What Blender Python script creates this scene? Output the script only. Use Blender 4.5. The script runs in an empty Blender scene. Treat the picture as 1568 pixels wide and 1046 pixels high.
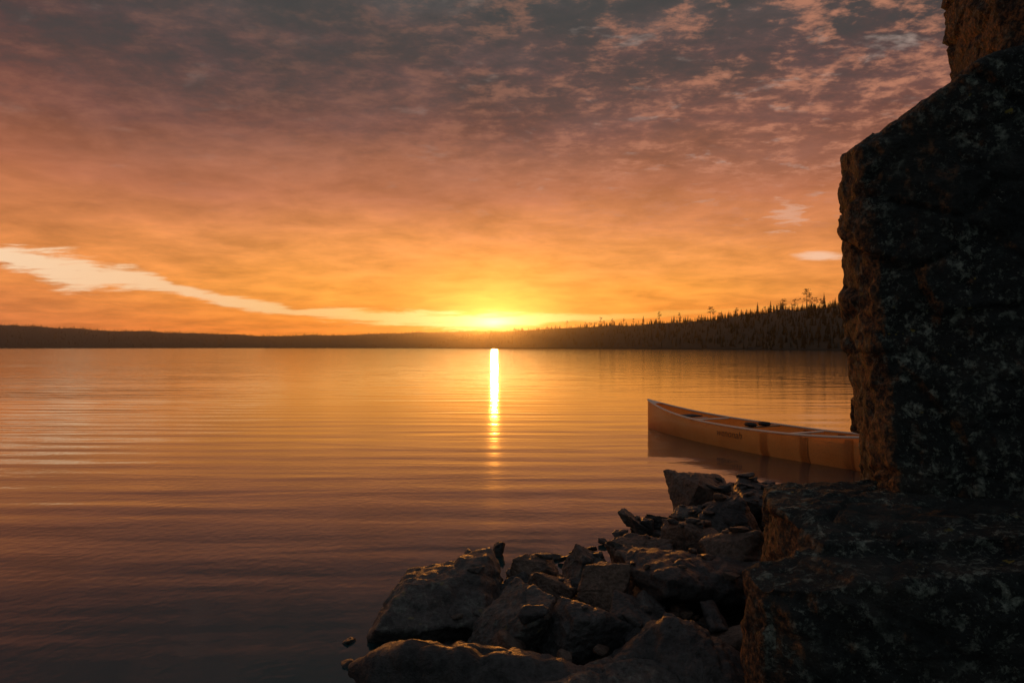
import bpy, bmesh, math, random
import numpy as np
from mathutils import Vector, Matrix, Euler, noise
random.seed(7); rng=np.random.default_rng(7)
scene=bpy.context.scene
scene.view_settings.view_transform='Standard'; scene.view_settings.look='None'; scene.view_settings.exposure=0; scene.view_settings.gamma=1
COL=scene.collection
def s2l(c):
    return tuple(((v/255)/12.92 if v/255<=.04045 else ((v/255+.055)/1.055)**2.4) for v in c)
def rgba(c): return (*s2l(c),1)

# ---------------------------------------------------------------- nodes helper
class NT:
    def __init__(s,tree): s.t=tree; s.n=tree.nodes; s.l=tree.links
    def new(s,typ,**k):
        n=s.n.new(typ)
        for a,b in k.items(): setattr(n,a,b)
        return n
    def put(s,sock,v):
        if v is None: return
        if isinstance(v,bpy.types.NodeSocket): s.l.new(v,sock)
        else: sock.default_value=v
    def m(s,op,a,b=None,c=None,clamp=False):
        n=s.new('ShaderNodeMath',operation=op,use_clamp=clamp)
        for i,v in enumerate((a,b,c)):
            if v is not None: s.put(n.inputs[i],v)
        return n.outputs[0]
    def vm(s,op,a,b=None):
        n=s.new('ShaderNodeVectorMath',operation=op)
        s.put(n.inputs[0],a)
        if b is not None: s.put(n.inputs[1],b)
        return n.outputs['Value'] if op in('DOT_PRODUCT','LENGTH') else n.outputs[0]
    def xyz(s,x,y,z):
        n=s.new('ShaderNodeCombineXYZ')
        for i,v in enumerate((x,y,z)): s.put(n.inputs[i],v)
        return n.outputs[0]
    def sep(s,v):
        n=s.new('ShaderNodeSeparateXYZ'); s.put(n.inputs[0],v); return n.outputs
    def noise(s,vec,scale,detail=4,rough=.5,dist=0):
        n=s.new('ShaderNodeTexNoise'); s.put(n.inputs['Vector'],vec)
        n.inputs['Scale'].default_value=scale; n.inputs['Detail'].default_value=detail
        n.inputs['Roughness'].default_value=rough; n.inputs['Distortion'].default_value=dist
        return n.outputs['Fac']
    def ss(s,v,a,b,lo=0.,hi=1.):
        n=s.new('ShaderNodeMapRange',interpolation_type='SMOOTHSTEP')
        s.put(n.inputs[0],v); 
        for i,x in zip((1,2,3,4),(a,b,lo,hi)): s.put(n.inputs[i],x)
        return n.outputs[0]
    def mix(s,f,a,b,mode='MIX'):
        n=s.new('ShaderNodeMix',data_type='RGBA',blend_type=mode)
        s.put(n.inputs[0],f)
        s.put(n.inputs[6],a); s.put(n.inputs[7],b)
        return n.outputs[2]
    def ramp(s,v,pts,interp='LINEAR'):
        n=s.new('ShaderNodeValToRGB'); s.put(n.inputs[0],v)
        r=n.color_ramp; r.interpolation=interp
        while len(r.elements)>1: r.elements.remove(r.elements[0])
        r.elements[0].position=pts[0][0]; r.elements[0].color=pts[0][1]
        for p,c in pts[1:]:
            e=r.elements.new(p); e.color=c
        return n.outputs[0]
def g(v): return (v,v,v,1)
def newmat(name):
    m=bpy.data.materials.new(name); m.use_nodes=True
    t=NT(m.node_tree); b=m.node_tree.nodes['Principled BSDF']
    return m,t,b

# ---------------------------------------------------------------- sun direction
SUN_EL=math.radians(2.1); SUN_AZ=math.atan2(-27,1045)
sd=Vector((math.sin(SUN_AZ)*math.cos(SUN_EL),math.cos(SUN_AZ)*math.cos(SUN_EL),math.sin(SUN_EL)))

# ---------------------------------------------------------------- world
w=bpy.data.worlds.new("World"); scene.world=w; w.use_nodes=True
try: w.cycles.sampling_method='NONE'
except Exception as e: print(e)
t=NT(w.node_tree)
for n in list(t.n): t.n.remove(n)
out=t.new('ShaderNodeOutputWorld'); bg=t.new('ShaderNodeBackground')
t.l.new(bg.outputs[0],out.inputs[0])
sky=t.new('ShaderNodeTexSky',sky_type='NISHITA'); sky.sun_disc=False
sky.sun_elevation=SUN_EL; sky.sun_rotation=SUN_AZ
D=t.new('ShaderNodeTexCoord').outputs['Generated']
dx,dy,dz=t.sep(D)
z=t.m('MAXIMUM',dz,0.0)
ys=t.m('MAXIMUM',dy,0.05)
a=t.m('DIVIDE',dx,ys)           # azimuth tangent in front of the viewer
a=t.m('MINIMUM',t.m('MAXIMUM',a,-2.0),2.0)
zt=t.m('DIVIDE',z,ys)
# planar cloud coordinates (cloud deck seen in perspective)
k=t.m('ADD',z,0.12)
P=t.xyz(t.m('DIVIDE',dx,k),t.m('DIVIDE',dy,k),0.0)
warp=t.noise(P,1.3,2,.55)
zz=t.m('ADD',z,t.m('MULTIPLY',t.m('SUBTRACT',warp,.5),t.m('MULTIPLY',z,.45)))
base=t.ramp(zz,[(0,rgba((240,120,44))),(.04,rgba((248,143,54))),(.08,rgba((250,159,68))),(.125,rgba((242,154,80))),
  (.17,rgba((220,138,84))),(.217,rgba((190,118,83))),(.26,rgba((158,102,79))),(.30,rgba((130,87,75))),
  (.34,rgba((109,79,72))),(.38,rgba((95,74,71))),(.43,rgba((83,75,73))),(.47,rgba((76,77,77))),(.62,rgba((88,98,103))),(1,rgba((135,142,152)))])
side=t.ss(t.m('ABSOLUTE',t.m('ADD',a,.03)),.2,.9)
base=t.mix(t.m('MULTIPLY',side,.8),base,t.mix(1.0,base,rgba((222,214,222)),'MULTIPLY'))
low=t.ss(zt,.22,.05)
base=t.mix(t.m('MULTIPLY',side,t.m('MULTIPLY',low,.65)),base,rgba((226,130,80)))
# broad billows
n1=t.noise(P,2.6,6,.6,.2)
base=t.mix(1.0,base,t.ramp(n1,[(.3,g(.74)),(.5,g(1.0)),(.7,g(1.26))]),'MULTIPLY')
P2=t.xyz(t.m('DIVIDE',dx,k),t.m('MULTIPLY',t.m('DIVIDE',dy,k),1.25),3.0)
n2=t.noise(P2,9.5,6,.66,.1)
right=t.ss(a,-.3,.5)
reg=t.m('MULTIPLY',t.m('ADD',t.m('MULTIPLY',right,.85),.15),t.ss(z,.10,.27))
base=t.mix(t.m('MULTIPLY',t.ss(n1,.56,.40),t.m('MULTIPLY',t.ss(z,.26,.44),.6)),base,rgba((68,71,70)))
base=t.mix(t.m('MULTIPLY',t.ss(n2,.52,.36),t.m('MULTIPLY',t.ss(z,.2,.4),.5)),base,rgba((66,66,66)))
base=t.mix(t.m('MULTIPLY',t.ss(n2,.48,.68),t.m('MULTIPLY',reg,.68)),base,rgba((204,136,106)))
n3=t.noise(P2,5.0,5,.62,.2)
base=t.mix(t.m('MULTIPLY',t.ss(n3,.58,.74),t.m('MULTIPLY',reg,.6)),base,rgba((186,164,152)))
# long pale gap between cloud banks above the left shore
af=t.m('DIVIDE',t.m('ADD',a,1.2),2.4)
def ap(u): return ((u-784)/1045+1.2)/2.4
def vz(v): return (532-v)/1045
cen=t.ramp(af,[(ap(-400),g(vz(350)*4)),(ap(0),g(vz(392)*4)),(ap(100),g(vz(414)*4)),(ap(200),g(vz(426)*4)),(ap(270),g(vz(440)*4)),
   (ap(350),g(vz(463)*4)),(ap(450),g(vz(478)*4)),(ap(640),g(vz(489)*4)),(ap(757),g(vz(491)*4)),(ap(900),g(vz(487)*4)),(ap(1200),g(vz(470)*4)),(ap(1500),g(vz(455)*4))])
wid=t.ramp(af,[(ap(-400),g(.5)),(ap(0),g(.30)),(ap(90),g(.60)),(ap(180),g(.42)),(ap(265),g(.18)),(ap(340),g(.22)),(ap(450),g(.18)),
   (ap(600),g(.24)),(ap(757),g(.28)),(ap(880),g(.14)),(ap(1100),g(.07)),(ap(1500),g(.05))])
Pw=t.xyz(t.m('MULTIPLY',a,9.0),t.m('MULTIPLY',zt,80.0),1.0)
wn=t.m('SUBTRACT',t.noise(Pw,1.0,5,.65,.3),.5)
dv=t.m('SUBTRACT',zt,t.m('DIVIDE',cen,4.0))
dv=t.m('ADD',dv,t.m('MULTIPLY',wn,t.m('MULTIPLY',wid,.17)))
gap=t.ss(t.m('DIVIDE',t.m('ABSOLUTE',dv),t.m('MULTIPLY',wid,.05)),1.1,.35)
gap=t.m('MULTIPLY',gap,t.ss(dy,.1,.4))
gapc=t.ramp(af,[(ap(0),rgba((255,218,178))),(ap(300),rgba((255,206,155))),(ap(560),rgba((255,208,130))),(ap(757),rgba((255,236,160))),(ap(1000),rgba((255,195,95)))])
base=t.mix(t.m('MULTIPLY',gap,t.ramp(af,[(ap(300),g(.95)),(ap(450),g(.85)),(ap(650),g(.95)),(ap(880),g(.75)),(ap(1100),g(.25))])),base,gapc)
def blob(cu,cv,ru,rv,col,amt,base,wob):
    ex=t.m('DIVIDE',t.m('ADD',t.m('SUBTRACT',a,(cu-784)/1045),t.m('MULTIPLY',t.m('SUBTRACT',n3,.5),wob)),ru/1045)
    ez=t.m('DIVIDE',t.m('ADD',t.m('SUBTRACT',zt,(532-cv)/1045),t.m('MULTIPLY',wn,wob*.4)),rv/1045)
    r=t.m('ADD',t.m('MULTIPLY',ex,ex),t.m('MULTIPLY',ez,ez))
    f=t.m('MULTIPLY',t.m('MULTIPLY',t.ss(r,1.0,.0),amt),t.ss(dy,.1,.4))
    return t.mix(f,base,col)
base=blob(1255,393,50,9,rgba((250,200,165)),.9,base,.04)
base=blob(1205,330,34,26,rgba((225,180,155)),.5,base,.22)
# sun glow
ex=t.m('SUBTRACT',dx,sd.x); ez=t.m('SUBTRACT',dz,sd.z)
def gauss(sx,sz,pw=2.0):
    p=t.m('ADD',t.m('POWER',t.m('ABSOLUTE',t.m('DIVIDE',ex,sx)),2.0),t.m('POWER',t.m('ABSOLUTE',t.m('DIVIDE',ez,sz)),2.0))
    return t.m('MULTIPLY',t.m('EXPONENT',t.m('MULTIPLY',t.m('POWER',p,pw/2),-1.0)),t.ss(dy,0.,.3))
def addc(base,f,col,s):
    c=t.mix(1.0,(col[0]*s,col[1]*s,col[2]*s,1),t.xyz(f,f,f),'MULTIPLY')
    return t.mix(1.0,base,c,'ADD')
base=addc(base,gauss(.28,.11),(1,.48,.03),.18)
base=addc(base,gauss(.14,.026,1.4),(1,.60,.18),.14)
base=addc(base,gauss(.028,.008,1.3),(1,.85,.55),.9)
skyc=t.mix(1.0,sky.outputs[0],(.08,.08,.08,1),'MULTIPLY')
back=t.mix(.25,rgba((106,112,116)),skyc)
fr=t.ss(dy,-.35,.35)
final=t.mix(fr,back,base)
t.l.new(final,bg.inputs[0]); bg.inputs[1].default_value=1.0

sl=bpy.data.lights.new("sun","SUN"); sl.energy=.50; sl.angle=math.radians(.5); sl.color=(1,.34,.05)
so=bpy.data.objects.new("sun",sl); COL.objects.link(so)
so.rotation_euler=sd.to_track_quat('Z','Y').to_euler(); so.location=(0,50,20)

# ---------------------------------------------------------------- camera
cd=bpy.data.cameras.new("camera"); cd.lens=24; cd.sensor_width=36; cd.clip_end=20000; cd.clip_start=.05
cam=bpy.data.objects.new("camera",cd); COL.objects.link(cam); scene.camera=cam
cam.location=(0,0,1.5); cam.rotation_euler=(math.radians(90.49),0,0)

# ---------------------------------------------------------------- mesh helpers
def obj(name,me,mat=None,parent=None,smooth=True):
    o=bpy.data.objects.new(name,me); COL.objects.link(o)
    if mat: me.materials.append(mat)
    me.polygons.foreach_set('use_smooth',[bool(smooth)]*len(me.polygons))
    if parent: o.parent=parent
    return o
def mesh_np(name,V,F):
    """V (n,3), F (m,k) uniform face size"""
    me=bpy.data.meshes.new(name); V=np.asarray(V,dtype=np.float32); F=np.asarray(F,dtype=np.int32)
    me.vertices.add(len(V)); me.vertices.foreach_set('co',V.ravel())
    kk=F.shape[1]; me.loops.add(F.size); me.loops.foreach_set('vertex_index',F.ravel())
    me.polygons.add(len(F)); me.polygons.foreach_set('loop_start',np.arange(0,F.size,kk,dtype=np.int32))
    me.polygons.foreach_set('loop_total',np.full(len(F),kk,dtype=np.int32))
    me.update(calc_edges=True); me.validate(); return me
def hull_remesh(hulls,voxel):
    bm=bmesh.new()
    for pts in hulls:
        b2=bmesh.new()
        for p in pts: b2.verts.new(p)
        r=bmesh.ops.convex_hull(b2,input=b2.verts)
        junk=list({e for e in r['geom_interior']+r['geom_unused'] if isinstance(e,bmesh.types.BMVert)})
        bmesh.ops.delete(b2,geom=junk,context='VERTS')
        tmp=bpy.data.meshes.new('tmp'); b2.to_mesh(tmp); b2.free(); bm.from_mesh(tmp)
    me=bpy.data.meshes.new('tmp'); bmesh.ops.recalc_face_normals(bm,faces=bm.faces); bm.to_mesh(me); bm.free()
    o=bpy.data.objects.new('tmp',me); COL.objects.link(o)
    md=o.modifiers.new('r','REMESH'); md.mode='VOXEL'; md.voxel_size=voxel
    dg=bpy.context.evaluated_depsgraph_get(); dg.update()
    res=bpy.data.meshes.new_from_object(o.evaluated_get(dg))
    bpy.data.objects.remove(o); bpy.data.meshes.remove(me)
    return res
def displace(me,amp,off,crack=1.0,sz=1.0,fine=.3,freq=2.1):
    n=len(me.vertices); co=np.empty(n*3,np.float32); me.vertices.foreach_get('co',co); co=co.reshape(-1,3)
    no=np.empty(n*3,np.float32); me.vertices.foreach_get('normal',no); no=no.reshape(-1,3)
    o=Vector(off)
    for i in range(n):
        p=Vector(co[i])/sz+o
        d=noise.fractal(p*1.3,1.0,2.0,3)*.7
        wv=noise.noise_vector(p*2.5)*.12
        q=Vector((p.x*.9+p.z*.5,p.y*.9-p.x*.2,p.z*1.6))*freq+wv
        ds,pt=noise.voronoi(q)
        cr=min((ds[1]-ds[0])*9,1.0)
        c=pt[0]; gx=noise.noise_vector(c*5.1)
        d+=gx.dot(q-c)*1.5*cr - (1-cr)*.45*crack + noise.noise(c*9.3)*.9*cr
        q2=q*3.3; ds,pt=noise.voronoi(q2); c=pt[0]; gx=noise.noise_vector(c*3.7)
        d+=gx.dot(q2-c)*.6
        d+=noise.fractal(p*9,1.0,2.0,4)*fine
        co[i]+=no[i]*(d*amp)
    me.vertices.foreach_set('co',co.ravel()); me.update()

# ---------------------------------------------------------------- rock materials
def rock_mat(name,c1,c2,lichen=0.0,rough=.75,bump=.012,tint=None,sun_tint=0):
    m,t,b=newmat(name)
    G=t.new('ShaderNodeNewGeometry'); P=G.outputs['Position']
    n=t.noise(P,5,5,.65,.3); n2=t.noise(P,38,5,.72)
    c=t.ramp(n,[(.3,(*c1,1)),(.7,(*c2,1))])
    c=t.mix(1.0,c,t.ramp(n2,[(.3,g(.45)),(.7,g(1.6))]),'MULTIPLY')
    if tint:
        c=t.mix(t.ss(n,.5,.66,0,.7),c,(*tint,1))
    h=t.m('ADD',t.m('MULTIPLY',n,2.2),n2)
    if sun_tint:   # orange low sunlight painted into the colour of lake-side (-X) faces
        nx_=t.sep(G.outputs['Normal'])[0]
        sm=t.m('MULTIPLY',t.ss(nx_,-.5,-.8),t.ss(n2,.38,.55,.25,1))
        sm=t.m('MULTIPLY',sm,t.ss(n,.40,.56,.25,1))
    if lichen>0:
        reg=t.noise(P,1.9,3,.6)
        l=t.noise(P,16,7,.74,.3)
        mask=t.m('MULTIPLY',t.ss(l,.51,.60),t.ss(reg,.38,.52))
        spots=t.m('MULTIPLY',t.ss(t.noise(P,52,3,.6,.2),.59,.66),t.ss(reg,.34,.48))
        mask=t.m('MAXIMUM',mask,t.m('MULTIPLY',spots,.6))
        mask=t.m('MULTIPLY',mask,lichen*.9)
        c=t.mix(mask,c,t.mix(t.ss(n2,.35,.68),(.09,.11,.09,1),(.42,.45,.37,1)))
        ym=t.m('MULTIPLY',t.ss(t.noise(P,13,3,.6,.3),.65,.71),t.ss(reg,.48,.58))
        c=t.mix(t.m('MULTIPLY',ym,lichen*.8),c,(.42,.32,.06,1))
        h=t.m('ADD',h,t.m('MULTIPLY',mask,.25))
    if sun_tint: c=t.mix(t.m('MULTIPLY',sm,sun_tint),c,t.mix(t.ss(n2,.4,.68),(.08,.04,.02,1),(.52,.23,.09,1)))
    t.l.new(c,b.inputs['Base Color']); b.inputs['Specular IOR Level'].default_value=.3
    t.put(b.inputs['Roughness'],t.ramp(n2,[(.3,g(rough-.15)),(.7,g(min(1,rough+.1)))]))
    bp=t.new('ShaderNodeBump'); bp.inputs['Strength'].default_value=1; bp.inputs['Distance'].default_value=bump
    t.l.new(h,bp.inputs['Height']); t.l.new(bp.outputs[0],b.inputs['Normal'])
    return m
m_cliff=rock_mat('lichen_rock',(.010,.013,.013),(.036,.042,.040),1.0,.85,.036,tint=(.048,.044,.038),sun_tint=.85)
m_rock=rock_mat('slate_rock',(.042,.039,.038),(.125,.113,.105),.3,.48,.022)
m_rock2=rock_mat('slate_rock_dark',(.026,.026,.027),(.082,.076,.073),0,.42,.02)
m_rock3=rock_mat('slate_rock_red',(.065,.045,.037),(.18,.12,.09),.1,.48,.022)
m_shore=rock_mat('shore_gravel',(.015,.014,.012),(.05,.045,.04),0,.6,.02)

# ---------------------------------------------------------------- water
m,t,b=newmat('lake_water')
Pg=t.new('ShaderNodeNewGeometry').outputs['Position']
def sc(v,rot=0):
    mp=t.new('ShaderNodeMapping'); t.l.new(Pg,mp.inputs[0]); mp.inputs['Scale'].default_value=v; mp.inputs['Rotation'].default_value=(0,0,rot); return mp.outputs[0]
swell=t.noise(sc((.30,1.3,1),.06),1,2,.5,.4)
swell2=t.noise(sc((.10,.45,1),-.1),1,1,.4,.3)
rip=t.noise(sc((.9,4.2,1),.12),1,2,.5,.5)
rip2=t.noise(sc((12,11,1),-.12),1,1,.5,.3)
chop=t.noise(sc((1.1,.30,1),.03),1,3,.6,.3)          # cross chop further out
px,py,pz=t.sep(Pg)
wind=t.ss(t.m('ADD',px,t.m('MULTIPLY',py,.36)),1.0,-4.5)      # breeze-ruffled water off to the left
wvt=t.new('ShaderNodeTexWave',wave_type='BANDS',bands_direction='Y',wave_profile='SIN')
t.l.new(sc((.22,1,1),.05),wvt.inputs['Vector']); wvt.inputs['Scale'].default_value=.42; wvt.inputs['Distortion'].default_value=4.5
wvt.inputs['Detail'].default_value=2; wvt.inputs['Detail Scale'].default_value=.9; wvt.inputs['Detail Roughness'].default_value=.5
pn=t.noise(sc((.05,.12,1)),1,2,.5)
patch=t.m('MULTIPLY',t.ss(pn,.38,.60,.4,1.0),t.m('ADD',t.m('MULTIPLY',wind,1.5),.40))
h=t.m('ADD',t.m('MULTIPLY',swell,.013),t.m('MULTIPLY',swell2,.013))
h=t.m('ADD',h,t.m('MULTIPLY',wvt.outputs['Fac'],t.m('MULTIPLY',patch,.0060)))
h=t.m('ADD',h,t.m('MULTIPLY',rip,t.m('MULTIPLY',patch,.0038)))
h=t.m('ADD',h,t.m('MULTIPLY',rip2,.0012))
h=t.m('ADD',h,t.m('MULTIPLY',chop,t.ss(py,12.0,45.0,0.0,.020)))
bp=t.new('ShaderNodeBump'); bp.inputs['Strength'].default_value=1; bp.inputs['Distance'].default_value=1.0
t.l.new(h,bp.inputs['Height']); t.l.new(bp.outputs[0],b.inputs['Normal'])
b.inputs['Base Color'].default_value=(.013,.040,.043,1); b.inputs['Roughness'].default_value=.08; b.inputs['IOR'].default_value=1.75
S=6000
obj('lake_water',mesh_np('lake_water',[(-S,-S,0),(S,-S,0),(S,S,0),(-S,S,0)],[(0,1,2,3)]),m,smooth=False)

# ---------------------------------------------------------------- shore ground
poly=[(-3,-40),(-1.6,-2),(-.95,1.5),(-.75,2.6),(-.45,3.3),(.1,4.1),(.75,4.9),(1.35,5.7),(2.0,6.5),(3.0,6.9),(4.6,6.7),(9,7.6),(20,9),(60,14)]
PA=np.array(poly)
def shore_d(x,y):
    best=1e9;sg=1
    for i in range(len(PA)-1):
        ax,ay=PA[i];bx,by=PA[i+1]
        vx,vy=bx-ax,by-ay; tt=max(0,min(1,((x-ax)*vx+(y-ay)*vy)/(vx*vx+vy*vy)))
        qx,qy=ax+vx*tt,ay+vy*tt; d=math.hypot(x-qx,y-qy)
        if d<best:
            best=d; sg=-1 if vx*(y-ay)-vy*(x-ax)>0 else 1
    return best*sg
def ground_h(x,y):
    d=shore_d(x,y)
    hh=(.9*(1-math.exp(-d*.14)) if d>0 else d*.35)
    hh=max(hh,-3)
    if d>8: hh+=(d-8)*.1
    return hh+noise.fractal(Vector((x,y,0))*1.7,1,2,4)*.05-.03
xs=np.concatenate([np.linspace(-6,9,150),np.linspace(9.5,60,30)]); ysg=np.concatenate([np.linspace(-40,-2,20),np.linspace(-1.8,10,120),np.linspace(10.5,20,12)])
V=[(x,y,ground_h(x,y)) for y in ysg for x in xs]; nx=len(xs)
F=[(j*nx+i,j*nx+i+1,(j+1)*nx+i+1,(j+1)*nx+i) for j in range(len(ysg)-1) for i in range(nx-1)]
obj('shore_ground',mesh_np('shore_ground',V,F),m_shore)

# ---------------------------------------------------------------- boulders
def rock_pts(seed,cut=.3):
    r=random.Random(seed); pts=[]
    for sx in(-1,1):
        for sy in(-1,1):
            for sz_ in(-1,1):
                if r.random()<.25: continue
                pts.append([sx*(.5-r.random()*cut),sy*(.5-r.random()*cut),sz_*(.5-r.random()*cut)])
    for _ in range(8):
        v=Vector((r.gauss(0,1),r.gauss(0,1),r.gauss(0,1))).normalized()
        pts.append([v.x*.52,v.y*.52,v.z*.5])
    return pts
def boulder(loc,size,rot,seed,mat,name='boulder',cut=.34):
    M=Matrix.LocRotScale(Vector((0,0,0)),Euler([math.radians(q) for q in rot]),Vector(size))
    pts=[tuple(M@Vector(p)) for p in rock_pts(seed,cut)]
    s=max(size); ms=hull_remesh([pts],max(s/75,.004))
    displace(ms,s*.028,(seed*1.7,seed*.3,2),.6,s*.55,.35,1.8)
    o=obj(name,ms,mat); o.location=loc; return o
B=[ # loc, size, rot, seed, mat
 ((-.46,3.66,.06),(1.15,.72,.46),(8,-6,12),1,m_rock),
 ((-.12,3.90,.12),(.60,.50,.34),(0,14,40),31,m_rock2),
 ((-.08,2.78,.13),(1.35,.58,.46),(4,-3,-8),33,m_rock2),
 ((.40,2.66,.14),(.90,.55,.38),(0,4,14),3,m_rock),
 ((.84,2.76,.20),(.90,.62,.42),(4,6,10),4,m_rock2),
 ((.98,3.62,.18),(1.10,.72,.44),(-4,8,-8),5,m_rock2),
 ((.14,4.00,.12),(.40,.34,.34),(10,20,30),6,m_rock3),
 ((1.70,6.05,.13),(.66,.54,.54),(0,12,15),7,m_rock3),
 ((.98,5.15,.14),(.16,.38,.50),(10,-35,20),8,m_rock),
 ((1.62,4.95,.22),(.50,.44,.34),(5,-8,40),9,m_rock2),
 ((1.25,4.60,.18),(.54,.38,.34),(8,6,-20),10,m_rock3),
 ((.02,3.25,.18),(.40,.38,.38),(12,10,60),11,m_rock),
 ((.34,3.10,.17),(.48,.34,.34),(0,14,10),12,m_rock2),
 ((.44,3.58,.22),(.40,.32,.32),(14,-16,35),13,m_rock3),
 ((.48,4.20,.10),(.40,.34,.28),(8,24,10),14,m_rock),
 ((.82,4.42,.16),(.44,.38,.26),(4,-8,50),15,m_rock3),
 ((-.10,4.95,.02),(.10,.08,.18),(0,12,0),16,m_rock2),
 ((2.15,6.35,.06),(.6,.44,.34),(0,0,30),17,m_rock2),
 ((.62,3.18,.17),(.44,.38,.38),(0,-10,70),18,m_rock2),
 ((1.45,5.35,.15),(.46,.34,.26),(6,10,20),19,m_rock),
 ((2.0,5.5,.24),(.6,.55,.38),(6,4,60),20,m_rock2),
 ((1.30,3.95,.30),(.55,.38,.28),(0,-6,25),22,m_rock3),
 ((1.12,5.30,.08),(.38,.28,.24),(6,14,80),23,m_rock2),
 ((.20,3.66,.18),(.32,.28,.28),(20,4,15),24,m_rock3),
]
for i,(l,s,r,sd_,mt) in enumerate(B): boulder(l,s,r,sd_,mt)
# rubble between
protos=[]
for i in range(9):
    s=(1,random.uniform(.55,.9),random.uniform(.25,.6))
    pts=[(p[0]*s[0],p[1]*s[1],p[2]*s[2]) for p in rock_pts(100+i,.34)]
    ms=hull_remesh([pts],.055); displace(ms,.03,(i*3.1,1,1),.4,.7,.3,1.6)
    v=np.empty(len(ms.vertices)*3,np.float32); ms.vertices.foreach_get('co',v)
    f=np.array([p.vertices[:] for p in ms.polygons if len(p.vertices)==4]); protos.append((v.reshape(-1,3),f))
def rubble(name,items,mat):
    VV=[];FF=[];o=0
    for (x,y,zc,s,rot) in items:
        v,f=protos[random.randrange(len(protos))]
        R=np.array(Euler(rot).to_matrix()); vv=(v*s)@R.T+np.array([x,y,zc]); VV.append(vv); FF.append(f+o); o+=len(v)
    return obj(name,mesh_np(name,np.concatenate(VV),np.concatenate(FF)),mat)
def band(lo,hi):
    i=random.choices(range(2,10),weights=[2,3,6,7,7,6,4,2])[0]; tt=random.random()
    ax,ay=poly[i];bx,by=poly[i+1]; px_,py_=ax+(bx-ax)*tt,ay+(by-ay)*tt
    nx_,ny_=(by-ay),-(bx-ax); L=math.hypot(nx_,ny_); off=random.uniform(lo,hi)
    return px_+nx_/L*off,py_+ny_/L*off,off
its=[[],[],[]]
for _ in range(950):
    x,y,off=band(-.3,1.3) if random.random()<.6 else band(-.28,.35)
    if x*x+y*y<2.2**2: continue
    s=random.choice([.05,.07,.09,.12,.15,.2,.27])*random.uniform(.8,1.2)
    if y<3.0: s=min(s,.12)
    if off<.3: s=min(s,.15)
    zc=ground_h(x,y)+s*.12+random.uniform(0,.1)*(off>.2)
    if off<=0: zc=max(zc,-.3*s)
    its[random.randrange(3)].append((x,y,zc,s,(random.uniform(-.6,.6),random.uniform(-.6,.6),random.uniform(0,6.28))))
# loose stones that came to rest on top of the pile
dg=bpy.context.evaluated_depsgraph_get(); dg.update()
for _ in range(300):
    x,y,off=band(-.05,1.25)
    if y<3.0: continue
    ok,loc,nrm,_i,ob,_m=scene.ray_cast(dg,Vector((x,y,1.2)),Vector((0,0,-1)))
    if not ok or not ob.name.startswith('boulder') or nrm.z<.75: continue
    s=random.choice([.05,.06,.08,.10,.13,.17])*random.uniform(.8,1.2)
    its[random.randrange(3)].append((x,y,loc.z+s*.08,s,(random.uniform(-.35,.35),random.uniform(-.35,.35),random.uniform(0,6.28))))
for n_,mt in enumerate((m_rock,m_rock2,m_rock3)): rubble('rock_rubble',its[n_],mt)
it=[]
for _ in range(110):
    x=random.uniform(2.1,5.0); y=random.uniform(6.3,7.5)
    s=random.uniform(.06,.24); it.append((x,y,random.uniform(-.05,.04),s,(random.uniform(-.3,.3),random.uniform(-.3,.3),random.uniform(0,6))))
for (x,y,zc,s) in ((-.33,5.0,.0,.15),(-.24,4.97,.0,.07),(-.83,3.5,.0,.09),(-.78,3.25,.0,.11),(-.70,2.98,.0,.10),(.30,4.85,.01,.13),(.38,4.78,.03,.15),
                   (.46,4.95,.01,.11),(.22,4.7,.02,.12),(.58,5.02,.02,.14),(.70,5.2,.02,.12),(.10,4.62,.02,.10),(.86,5.42,.02,.14),(1.0,5.6,.02,.12),(-.02,4.5,.02,.09)):
    it.append((x,y,zc,s,(random.uniform(-.3,.3),random.uniform(-.3,.3),random.uniform(0,6))))
rubble('shore_stones',it,m_rock2)

# ---------------------------------------------------------------- cliff
main=[(1.72,2.98,.5),(1.655,3.10,1.45),(1.62,3.18,2.43),(1.84,3.46,.5),(1.69,3.50,1.5),(1.68,3.48,2.48),(1.66,3.1,1.9),
      (2.06,2.95,2.74),(2.5,2.8,2.88),(4.5,2.2,3.2),(4.5,5,3.3),(2.5,4.5,2.8),(2.5,4.5,-.2),(4.5,5,-.2),(4.5,2.2,-.2),(2.1,3.0,-.2)]
upper=[(2.66,3.66,2.5),(2.60,3.70,3.9),(2.78,3.42,2.5),(2.68,3.45,3.9),(2.8,3.5,4.6),(4.5,2.9,4.9),(4.5,5,4.9),(4.5,2.9,2.5),(4.5,5,2.5),(3.0,4.6,2.5),(2.9,4.6,4.4)]
ms=hull_remesh([main,upper],.016); displace(ms,.030,(3,1,7),1.3,.9,.45,2.4)
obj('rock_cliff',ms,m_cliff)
led1=[(1.13,2.50,.78),(1.10,2.9,.82),(1.25,3.35,.83),(1.12,2.5,.3),(1.2,3.4,-.2),(1.1,2.5,-.3),(4,1.9,.95),(4,3.3,.95),(4,1.9,-.3),(4,3.3,-.3),(1.75,2.32,.86)]
led2=[(.84,2.32,.68),(.83,2.5,.70),(.88,2.28,.0),(.9,2.6,-.3),(.85,2.2,-.3),(1.0,2.22,.72),(1.7,2.1,.84),(4,1.6,.85),(4,2.4,.9),(4,1.6,-.3),(4,2.5,-.3),(1.1,2.6,.73)]
ms=hull_remesh([led1,led2],.013); displace(ms,.025,(13,5,2),1.2,.7,.45,2.2)
obj('rock_ledge',ms,m_cliff)

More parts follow.
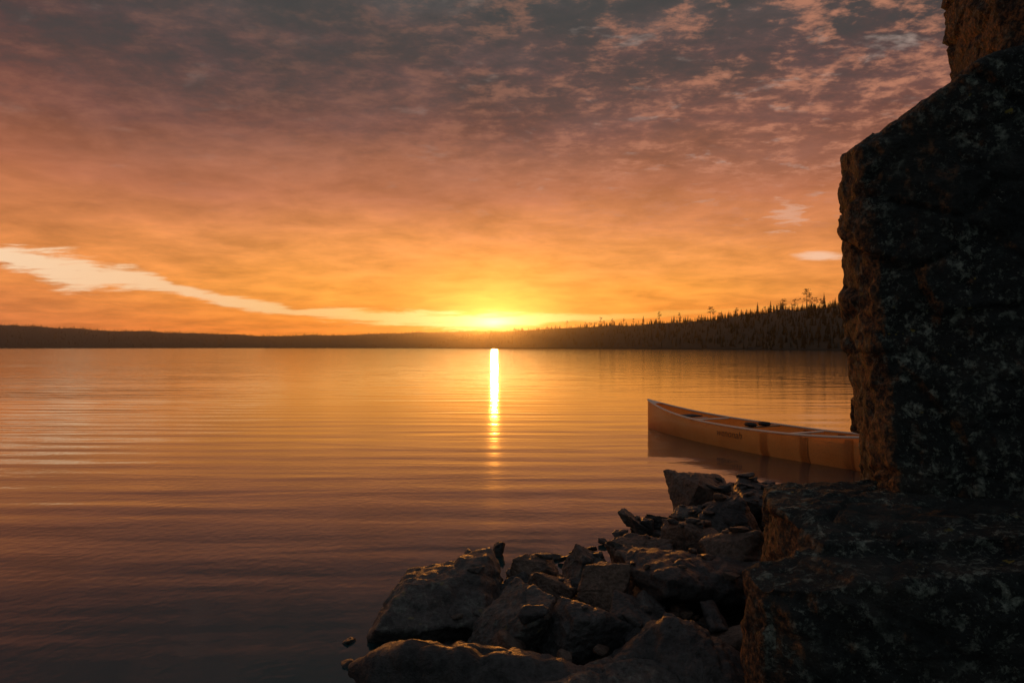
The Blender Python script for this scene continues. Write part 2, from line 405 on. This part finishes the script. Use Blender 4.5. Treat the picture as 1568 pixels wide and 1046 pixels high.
# ---------------------------------------------------------------- canoe
root=bpy.data.objects.new('canoe',None); COL.objects.link(root)
root.location=(2.53,12.7,0); root.rotation_euler=(0,0,math.atan2(-.918,.396))
L=5.6
def bm_(t_): return .006+.44*max(0,1-abs(2*t_-1)**1.9)**.95
def gz(t_): return .335+.19*abs(2*t_-1)**2.6
def kz(t_): return -.11+.07*abs(2*t_-1)**3
def sect(t_,q):
    return bm_(t_)*(1-(1-q)**2.6)**.62*(1-.04*q*q), kz(t_)+(gz(t_)-kz(t_))*q**1.7
NS=72;NQ=14
V=[];F=[]
for i in range(NS+1):
    t_=i/NS; 
    for j in range(-NQ,NQ+1):
        y_,z_=sect(t_,abs(j)/NQ); V.append((t_*L,math.copysign(y_,j) if j else 0,z_))
W=2*NQ+1
for i in range(NS):
    for j in range(W-1):
        F.append((i*W+j,i*W+j+1,(i+1)*W+j+1,(i+1)*W+j))
def kevlar(name,k_,tl):
    m_h,t,b=newmat(name)
    Pg=t.new('ShaderNodeTexCoord').outputs['Object']
    n=t.noise(Pg,3,4,.6); n2=t.noise(Pg,60,3,.6)
    c=t.mix(n,(.76*k_,.27*k_,.055*k_,1),(.93*k_,.43*k_,.12*k_,1)); c=t.mix(t.ss(n2,.4,.7,0,.3),c,(.42,.17,.06,1))
    t.l.new(c,b.inputs['Base Color']); b.inputs['Roughness'].default_value=.2
    b.inputs['Coat Weight'].default_value=.8; b.inputs['Coat Roughness'].default_value=.08
    tr=t.new('ShaderNodeBsdfTranslucent'); t.l.new(c,tr.inputs[0])
    mx=t.new('ShaderNodeMixShader'); mx.inputs[0].default_value=tl
    t.l.new(b.outputs[0],mx.inputs[1]); t.l.new(tr.outputs[0],mx.inputs[2])
    t.l.new(mx.outputs[0],t.n['Material Output'].inputs[0]); return m_h
m_h=kevlar('canoe_kevlar',1,.55); m_rib=kevlar('rib_kevlar',.6,.5)
hull=obj('hull',mesh_np('hull',V,F),m_h,root)
m_al,t,b=newmat('gunwale_aluminium'); b.inputs['Base Color'].default_value=(.75,.65,.54,1); b.inputs['Metallic'].default_value=.3; b.inputs['Roughness'].default_value=.35
m_dk,t,b=newmat('pad_vinyl'); b.inputs['Base Color'].default_value=(.02,.018,.018,1); b.inputs['Roughness'].default_value=.6
m_let,t,b=newmat('lettering_paint'); b.inputs['Base Color'].default_value=(.10,.045,.02,1); b.inputs['Roughness'].default_value=.4
m_wd,t,b=newmat('ash_wood'); 
Pg=t.new('ShaderNodeTexCoord').outputs['Object']; n=t.noise(t.vm('MULTIPLY',Pg,(30,3,30)),1,4,.6)
t.l.new(t.mix(n,(.22,.11,.05,1),(.38,.21,.10,1)),b.inputs['Base Color']); b.inputs['Roughness'].default_value=.5
def sweep(name,path,prof,mat):
    V=[];F=[];n=len(prof)
    for i,p in enumerate(path):
        p=Vector(p); a_=Vector(path[max(0,i-1)]); b_=Vector(path[min(len(path)-1,i+1)])
        T=(b_-a_).normalized(); S_=T.cross(Vector((0,0,1))).normalized(); U=S_.cross(T)
        for (u,v) in prof: V.append(tuple(p+S_*u+U*v))
    for i in range(len(path)-1):
        for j in range(n): F.append((i*n+j,i*n+(j+1)%n,(i+1)*n+(j+1)%n,(i+1)*n+j))
    bm=bmesh.new(); vs=[bm.verts.new(v) for v in V]
    for f in F: bm.faces.new([vs[k_] for k_ in f])
    bm.faces.new(vs[:n][::-1]); bm.faces.new(vs[-n:]); bmesh.ops.recalc_face_normals(bm,faces=bm.faces)
    me=bpy.data.meshes.new(name); bm.to_mesh(me); bm.free()
    return obj(name,me,mat,root,smooth=False)
def rect(w_,h_):
    c_=min(w_,h_)*.25; w_/=2;h_/=2
    return [(-w_+c_,-h_),(w_-c_,-h_),(w_,-h_+c_),(w_,h_-c_),(w_-c_,h_),(-w_+c_,h_),(-w_,h_-c_),(-w_,-h_+c_)]
for sgn,nm in((1,'gunwale_far'),(-1,'gunwale_near')):
    sweep(nm,[(i/60*L,sgn*(sect(i/60,1)[0]+.002),gz(i/60)+.004) for i in range(61)],rect(.03,.028),m_al)
def cross(name,s,w_,h_,mat,dz=0,y0=-1,y1=1):
    bb=sect(s/L,1)[0]-.014; zz_=gz(s/L)-.012+dz
    return sweep(name,[(s,bb*y0,zz_),(s,0,zz_),(s,bb*y1,zz_)],rect(w_,h_),mat)
cross('bow_thwart',1.75,.05,.02,m_al)
cross('yoke',2.8,.06,.022,m_wd)
cross('stern_thwart',3.65,.05,.02,m_al)
for nm,s in(('bow_seat',1.2),('stern_seat',4.45)):
    cross(nm+'_bar_a',s-.12,.03,.02,m_al,-.05); cross(nm+'_bar_b',s+.12,.03,.02,m_al,-.05)
    V=[];F=[];bb=sect(s/L,.8)[0]*.6
    for i in range(7):
        for j in range(9):
            x_=(i/6-.5)*.27; y_=(j/8-.5)*2*bb; V.append((s+x_,y_,gz(s/L)-.045-.02*math.cos(x_/.27*3.1)*math.cos(y_/bb*1.5)))
    F=[(i*9+j,i*9+j+1,(i+1)*9+j+1,(i+1)*9+j) for i in range(6) for j in range(8)]
    o=obj(nm,mesh_np(nm,V,F),m_dk,root); o.modifiers.new('s','SOLIDIFY').thickness=.02
for nm,y_ in(('yoke_pad_a',-.13),('yoke_pad_b',.13)):
    bm=bmesh.new(); bmesh.ops.create_cube(bm,size=1); bmesh.ops.scale(bm,vec=(.2,.11,.055),verts=bm.verts)
    bmesh.ops.bevel(bm,geom=list(bm.edges),offset=.02,segments=3,affect='EDGES')
    me=bpy.data.meshes.new(nm); bm.to_mesh(me); bm.free(); o=obj(nm,me,m_dk,root); o.location=(2.8,y_,gz(.5)+.03)
for i,s in enumerate((3.35,4.0,4.6)):
    pth=[]
    for j in range(-12,13):
        y_,z_=sect(s/L,abs(j)/12*.97); pth.append((s,math.copysign(max(0,y_-.006),j) if j else 0,z_+(.008 if abs(j)<5 else 0)))
    V=[];F=[]
    for p in pth: V+= [(p[0]-.07,p[1],p[2]),(p[0]+.07,p[1],p[2])]
    F=[(2*k_,2*k_+1,2*k_+3,2*k_+2) for k_ in range(len(pth)-1)]
    obj('rib_%d'%(i+1),mesh_np('rib',V,F),m_rib,root)
for nm,t0,t1 in(('bow_deck',0.003,.06),('stern_deck',.997,.94)):
    V=[];F=[]
    for i in range(9):
        t_=t0+(t1-t0)*i/8; y_=sect(t_,1)[0]
        V+=[(t_*L,-y_,gz(t_)+.012),(t_*L,0,gz(t_)+.022),(t_*L,y_,gz(t_)+.012)]
    for i in range(8):
        for j in range(2): F.append((i*3+j,i*3+j+1,i*3+j+4,i*3+j+3))
    obj(nm,mesh_np(nm,V,F),m_al,root)
tc=bpy.data.curves.new('lettering','FONT'); tc.body='wenonah'; tc.size=.15; tc.shear=.25
to=bpy.data.objects.new('tmp',tc); COL.objects.link(to); dg=bpy.context.evaluated_depsgraph_get(); dg.update()
me=bpy.data.meshes.new_from_object(to.evaluated_get(dg)); bpy.data.objects.remove(to)
bm=bmesh.new(); bm.from_mesh(me); bmesh.ops.triangulate(bm,faces=bm.faces); bmesh.ops.subdivide_edges(bm,edges=bm.edges,cuts=1); 
for v in bm.verts:
    s=2.4+v.co.x; zc=.18+v.co.y; t_=s/L; q=((zc-kz(t_))/(gz(t_)-kz(t_)))**(1/1.7)
    v.co=Vector((s,-(sect(t_,q)[0]+.009),zc))
bm.to_mesh(me); bm.free(); me.materials.clear(); obj('lettering',me,m_let,root,smooth=False)

# ---------------------------------------------------------------- far shores
m_f,t,b=newmat('forest_foliage')
Pg=t.new('ShaderNodeNewGeometry').outputs['Position']
t.l.new(t.mix(t.noise(Pg,.06,3,.6),(.035,.032,.014,1),(.10,.07,.03,1)),b.inputs['Base Color']); b.inputs['Roughness'].default_value=.9; b.inputs['Specular IOR Level'].default_value=.1
tr=t.new('ShaderNodeBsdfTranslucent'); tr.inputs[0].default_value=(.12,.08,.03,1)
mx=t.new('ShaderNodeMixShader'); mx.inputs[0].default_value=.35
t.l.new(b.outputs[0],mx.inputs[1]); t.l.new(tr.outputs[0],mx.inputs[2]); t.l.new(mx.outputs[0],t.n['Material Output'].inputs[0])
m_g,t,b=newmat('forest_floor'); b.inputs['Base Color'].default_value=(.03,.028,.016,1); b.inputs['Roughness'].default_value=1

def conifer(r,levels,blades,wd=.2):
    V=[];F=[]
    def tri(a_,b_,c_): k_=len(V); V.extend([a_,b_,c_]); F.append((k_,k_+1,k_+2))
    tw=.014
    for q in range(3):
        a0=q*2.094; a1=a0+2.094
        tri((tw*math.cos(a0),tw*math.sin(a0),0),(tw*math.cos(a1),tw*math.sin(a1),0),(0,0,.97))
    for l in range(levels):
        f=l/(levels-1); zz_=.1+.88*f; R=wd*(1-f)**.85*r.uniform(.65,1.15)+.012
        ph=r.random()*6
        for q in range(blades):
            if r.random()<.12: continue
            an=ph+q*6.283/blades+r.uniform(-.3,.3); rr=R*r.uniform(.6,1.15); da=.38
            dr=rr*r.uniform(.25,.6)
            tri((0,0,zz_+.035),(rr*math.cos(an-da),rr*math.sin(an-da),zz_-dr),(rr*math.cos(an+da),rr*math.sin(an+da),zz_-dr*.8))
    return np.array(V),np.array(F)
def pine(r,lo=.45,wide=.2,ncl=11):
    V=[];F=[]
    def tri(a_,b_,c_): k_=len(V); V.extend([a_,b_,c_]); F.append((k_,k_+1,k_+2))
    for q in range(3):
        a0=q*2.094; a1=a0+2.094
        tri((.018*math.cos(a0),.018*math.sin(a0),0),(.018*math.cos(a1),.018*math.sin(a1),0),(0,0,.96))
    for c in range(ncl):
        hz=r.uniform(lo,.97); an=r.random()*6.28; rad=r.uniform(0,wide)*(1.25-hz)*2
        cx,cy=rad*math.cos(an),rad*math.sin(an); sz_=r.uniform(.06,.1)
        tri((0,0,hz-.05),(0,0,hz-.035),(cx,cy,hz))
        for _ in range(30):
            v=Vector((r.gauss(0,1),r.gauss(0,1),r.gauss(0,.55)))*sz_*.6; e=.028
            p=Vector((cx,cy,hz))+v
            tri(tuple(p+Vector((r.uniform(-e,e),r.uniform(-e,e),r.uniform(-e,e)))),tuple(p+Vector((r.uniform(-e,e),r.uniform(-e,e),r.uniform(-e,e)))),tuple(p+Vector((r.uniform(-e,e),r.uniform(-e,e),r.uniform(-e,e)))))
    return np.array(V),np.array(F)
rr_=random.Random(3)
hiP=[conifer(rr_,18,7,.15+.05*rr_.random()) for _ in range(6)]
loP=[conifer(rr_,6,5,.28) for _ in range(5)]
piP=[pine(rr_) for _ in range(5)]
def interp(tab,u): return float(np.interp(u,[q[0] for q in tab],[q[1] for q in tab]))
def range_(name,u0,u1,nu,ridge,Ds,Dr,treeH,nrow,density,skyline,lo):
    us=np.linspace(u0,u1,nu); rows=[0,.03,.15,.35,.6,.85,1.0,1.3,1.8]
    V=[]
    def hgt(u,f):
        D1=interp(Ds,u); D2=interp(Dr,u); H=max(0.3,interp(ridge,u)*D2-treeH*.8)
        d=D1+(D2-D1)*f
        if f<=0: return D1,-1.0
        pr=math.sin(min(f,1)*math.pi/2)**.9 if f<=1 else max(0,1-(f-1)*.8)
        h_=H*pr*(1+.12*noise.fractal(Vector((u*.02,f*2,5)),1,2,3)*(f<1))
        return d,h_
    def pos(u,f):
        d,h_=hgt(u,f); a_=(u-784)/1045
        return (a_*d,d,h_)
    for f in rows:
        for u in us: V.append(pos(u,f))
    n_=len(us); F=[(j*n_+i,j*n_+i+1,(j+1)*n_+i+1,(j+1)*n_+i) for j in range(len(rows)-1) for i in range(n_-1)]
    obj(name[0],mesh_np(name[0],V,F),m_g)
    VV=[];FF=[];o=0
    def add(pr,p,h_):
        nonlocal o
        v,f=pr; an=random.random()*6.28; c,s=math.cos(an),math.sin(an)
        R=np.array([[c,-s,0],[s,c,0],[0,0,1]]); wv=random.uniform(.8,1.35)
        vv=(v*np.array([h_*wv,h_*wv,h_]))@R.T+np.array(p); VV.append(vv); FF.append(f+o); o+=len(v)
    for _ in range(density):
        u=random.uniform(u0,u1); f=random.random()**1.2*1.05+.01
        p=pos(u,f); h_=treeH*random.uniform(.4,1.15)*(.8+.5*noise.noise(Vector((u*.05,f*3,2))))
        if p[2]>.2: add(random.choice(lo),(p[0],p[1],p[2]-.3),h_)
    for (u,f,h_,kind) in skyline:
        p=pos(u,f); add(random.choice(kind),(p[0],p[1],p[2]-.3),h_)
    obj(name[1],mesh_np(name[1],np.concatenate(VV),np.concatenate(FF)),m_f,smooth=False)
T=lambda v:(532-v)/1045
ridL=[(-1400,T(478)),(-400,T(490)),(-100,T(494)),(0,T(495)),(60,T(496)),(110,T(500)),(200,T(504)),(300,T(508)),(400,T(511)),(450,T(511)),(520,T(510)),(600,T(508)),(680,T(505)),(750,T(504)),(860,T(504)),(1000,T(510))]
range_(('hills','forest'),-1400,1000,400,ridL,[(-1400,1200),(0,1350),(500,1700),(1000,1800)],[(-1400,1650),(0,1900),(500,2300),(1000,2300)],8.5,9,8000,
   [(random.uniform(-600,900),random.uniform(.95,1.03),random.uniform(6,10),loP) for _ in range(700)],loP)
ridR=[(640,T(530)),(700,T(513)),(750,T(505)),(800,T(501)),(860,T(497)),(920,T(494)),(1000,T(490)),(1100,T(480)),(1200,T(467)),(1290,T(456)),(1400,T(446)),(1568,T(432)),(2600,T(422))]
sk=[(random.uniform(850,1500),random.uniform(.92,1.03),random.uniform(5,9),hiP) for _ in range(130)]
sk+=[(random.uniform(850,1500),random.uniform(.95,1.03),random.uniform(5,9),piP) for _ in range(50)]
for u,h_ in((868,12),(920,15),(938,11),(955,11),(985,13),(1010,17),(1040,12),(1088,15),(1092,12),(1105,9),(1160,13),(1235,18),(1240,14),(1262,13),(1250,9),(970,10),(905,8),(1180,12),(1200,12),(1128,10),(1217,11)): sk.append((u,1.0,h_+random.uniform(0,1),piP if u not in(985,1105,1160,1262,1180) else hiP))
range_(('headland','forest'),640,2600,300,ridR,[(640,1350),(700,1250),(860,1000),(1000,680),(1100,520),(1200,420),(1300,340),(1568,270),(2600,150)],
   [(640,1500),(700,1450),(860,1200),(1000,880),(1100,720),(1200,620),(1300,540),(1568,470),(2600,300)],6.5,9,7000,sk,hiP)

# ---------------------------------------------------------------- evening haze over the water
bm=bmesh.new(); bmesh.ops.create_cube(bm,size=1); bmesh.ops.scale(bm,vec=(3400,2160,110),verts=bm.verts); bmesh.ops.translate(bm,vec=(0,1120,56),verts=bm.verts)
me=bpy.data.meshes.new('haze'); bm.to_mesh(me); bm.free()
mz=bpy.data.materials.new('haze_air'); mz.use_nodes=True; t=NT(mz.node_tree)
for n in list(t.n): t.n.remove(n)
o_=t.new('ShaderNodeOutputMaterial'); vs=t.new('ShaderNodeVolumeScatter'); vs.inputs['Density'].default_value=1.25e-4; vs.inputs['Anisotropy'].default_value=.92
t.l.new(vs.outputs[0],o_.inputs['Volume'])
obj('haze',me,mz,smooth=False)
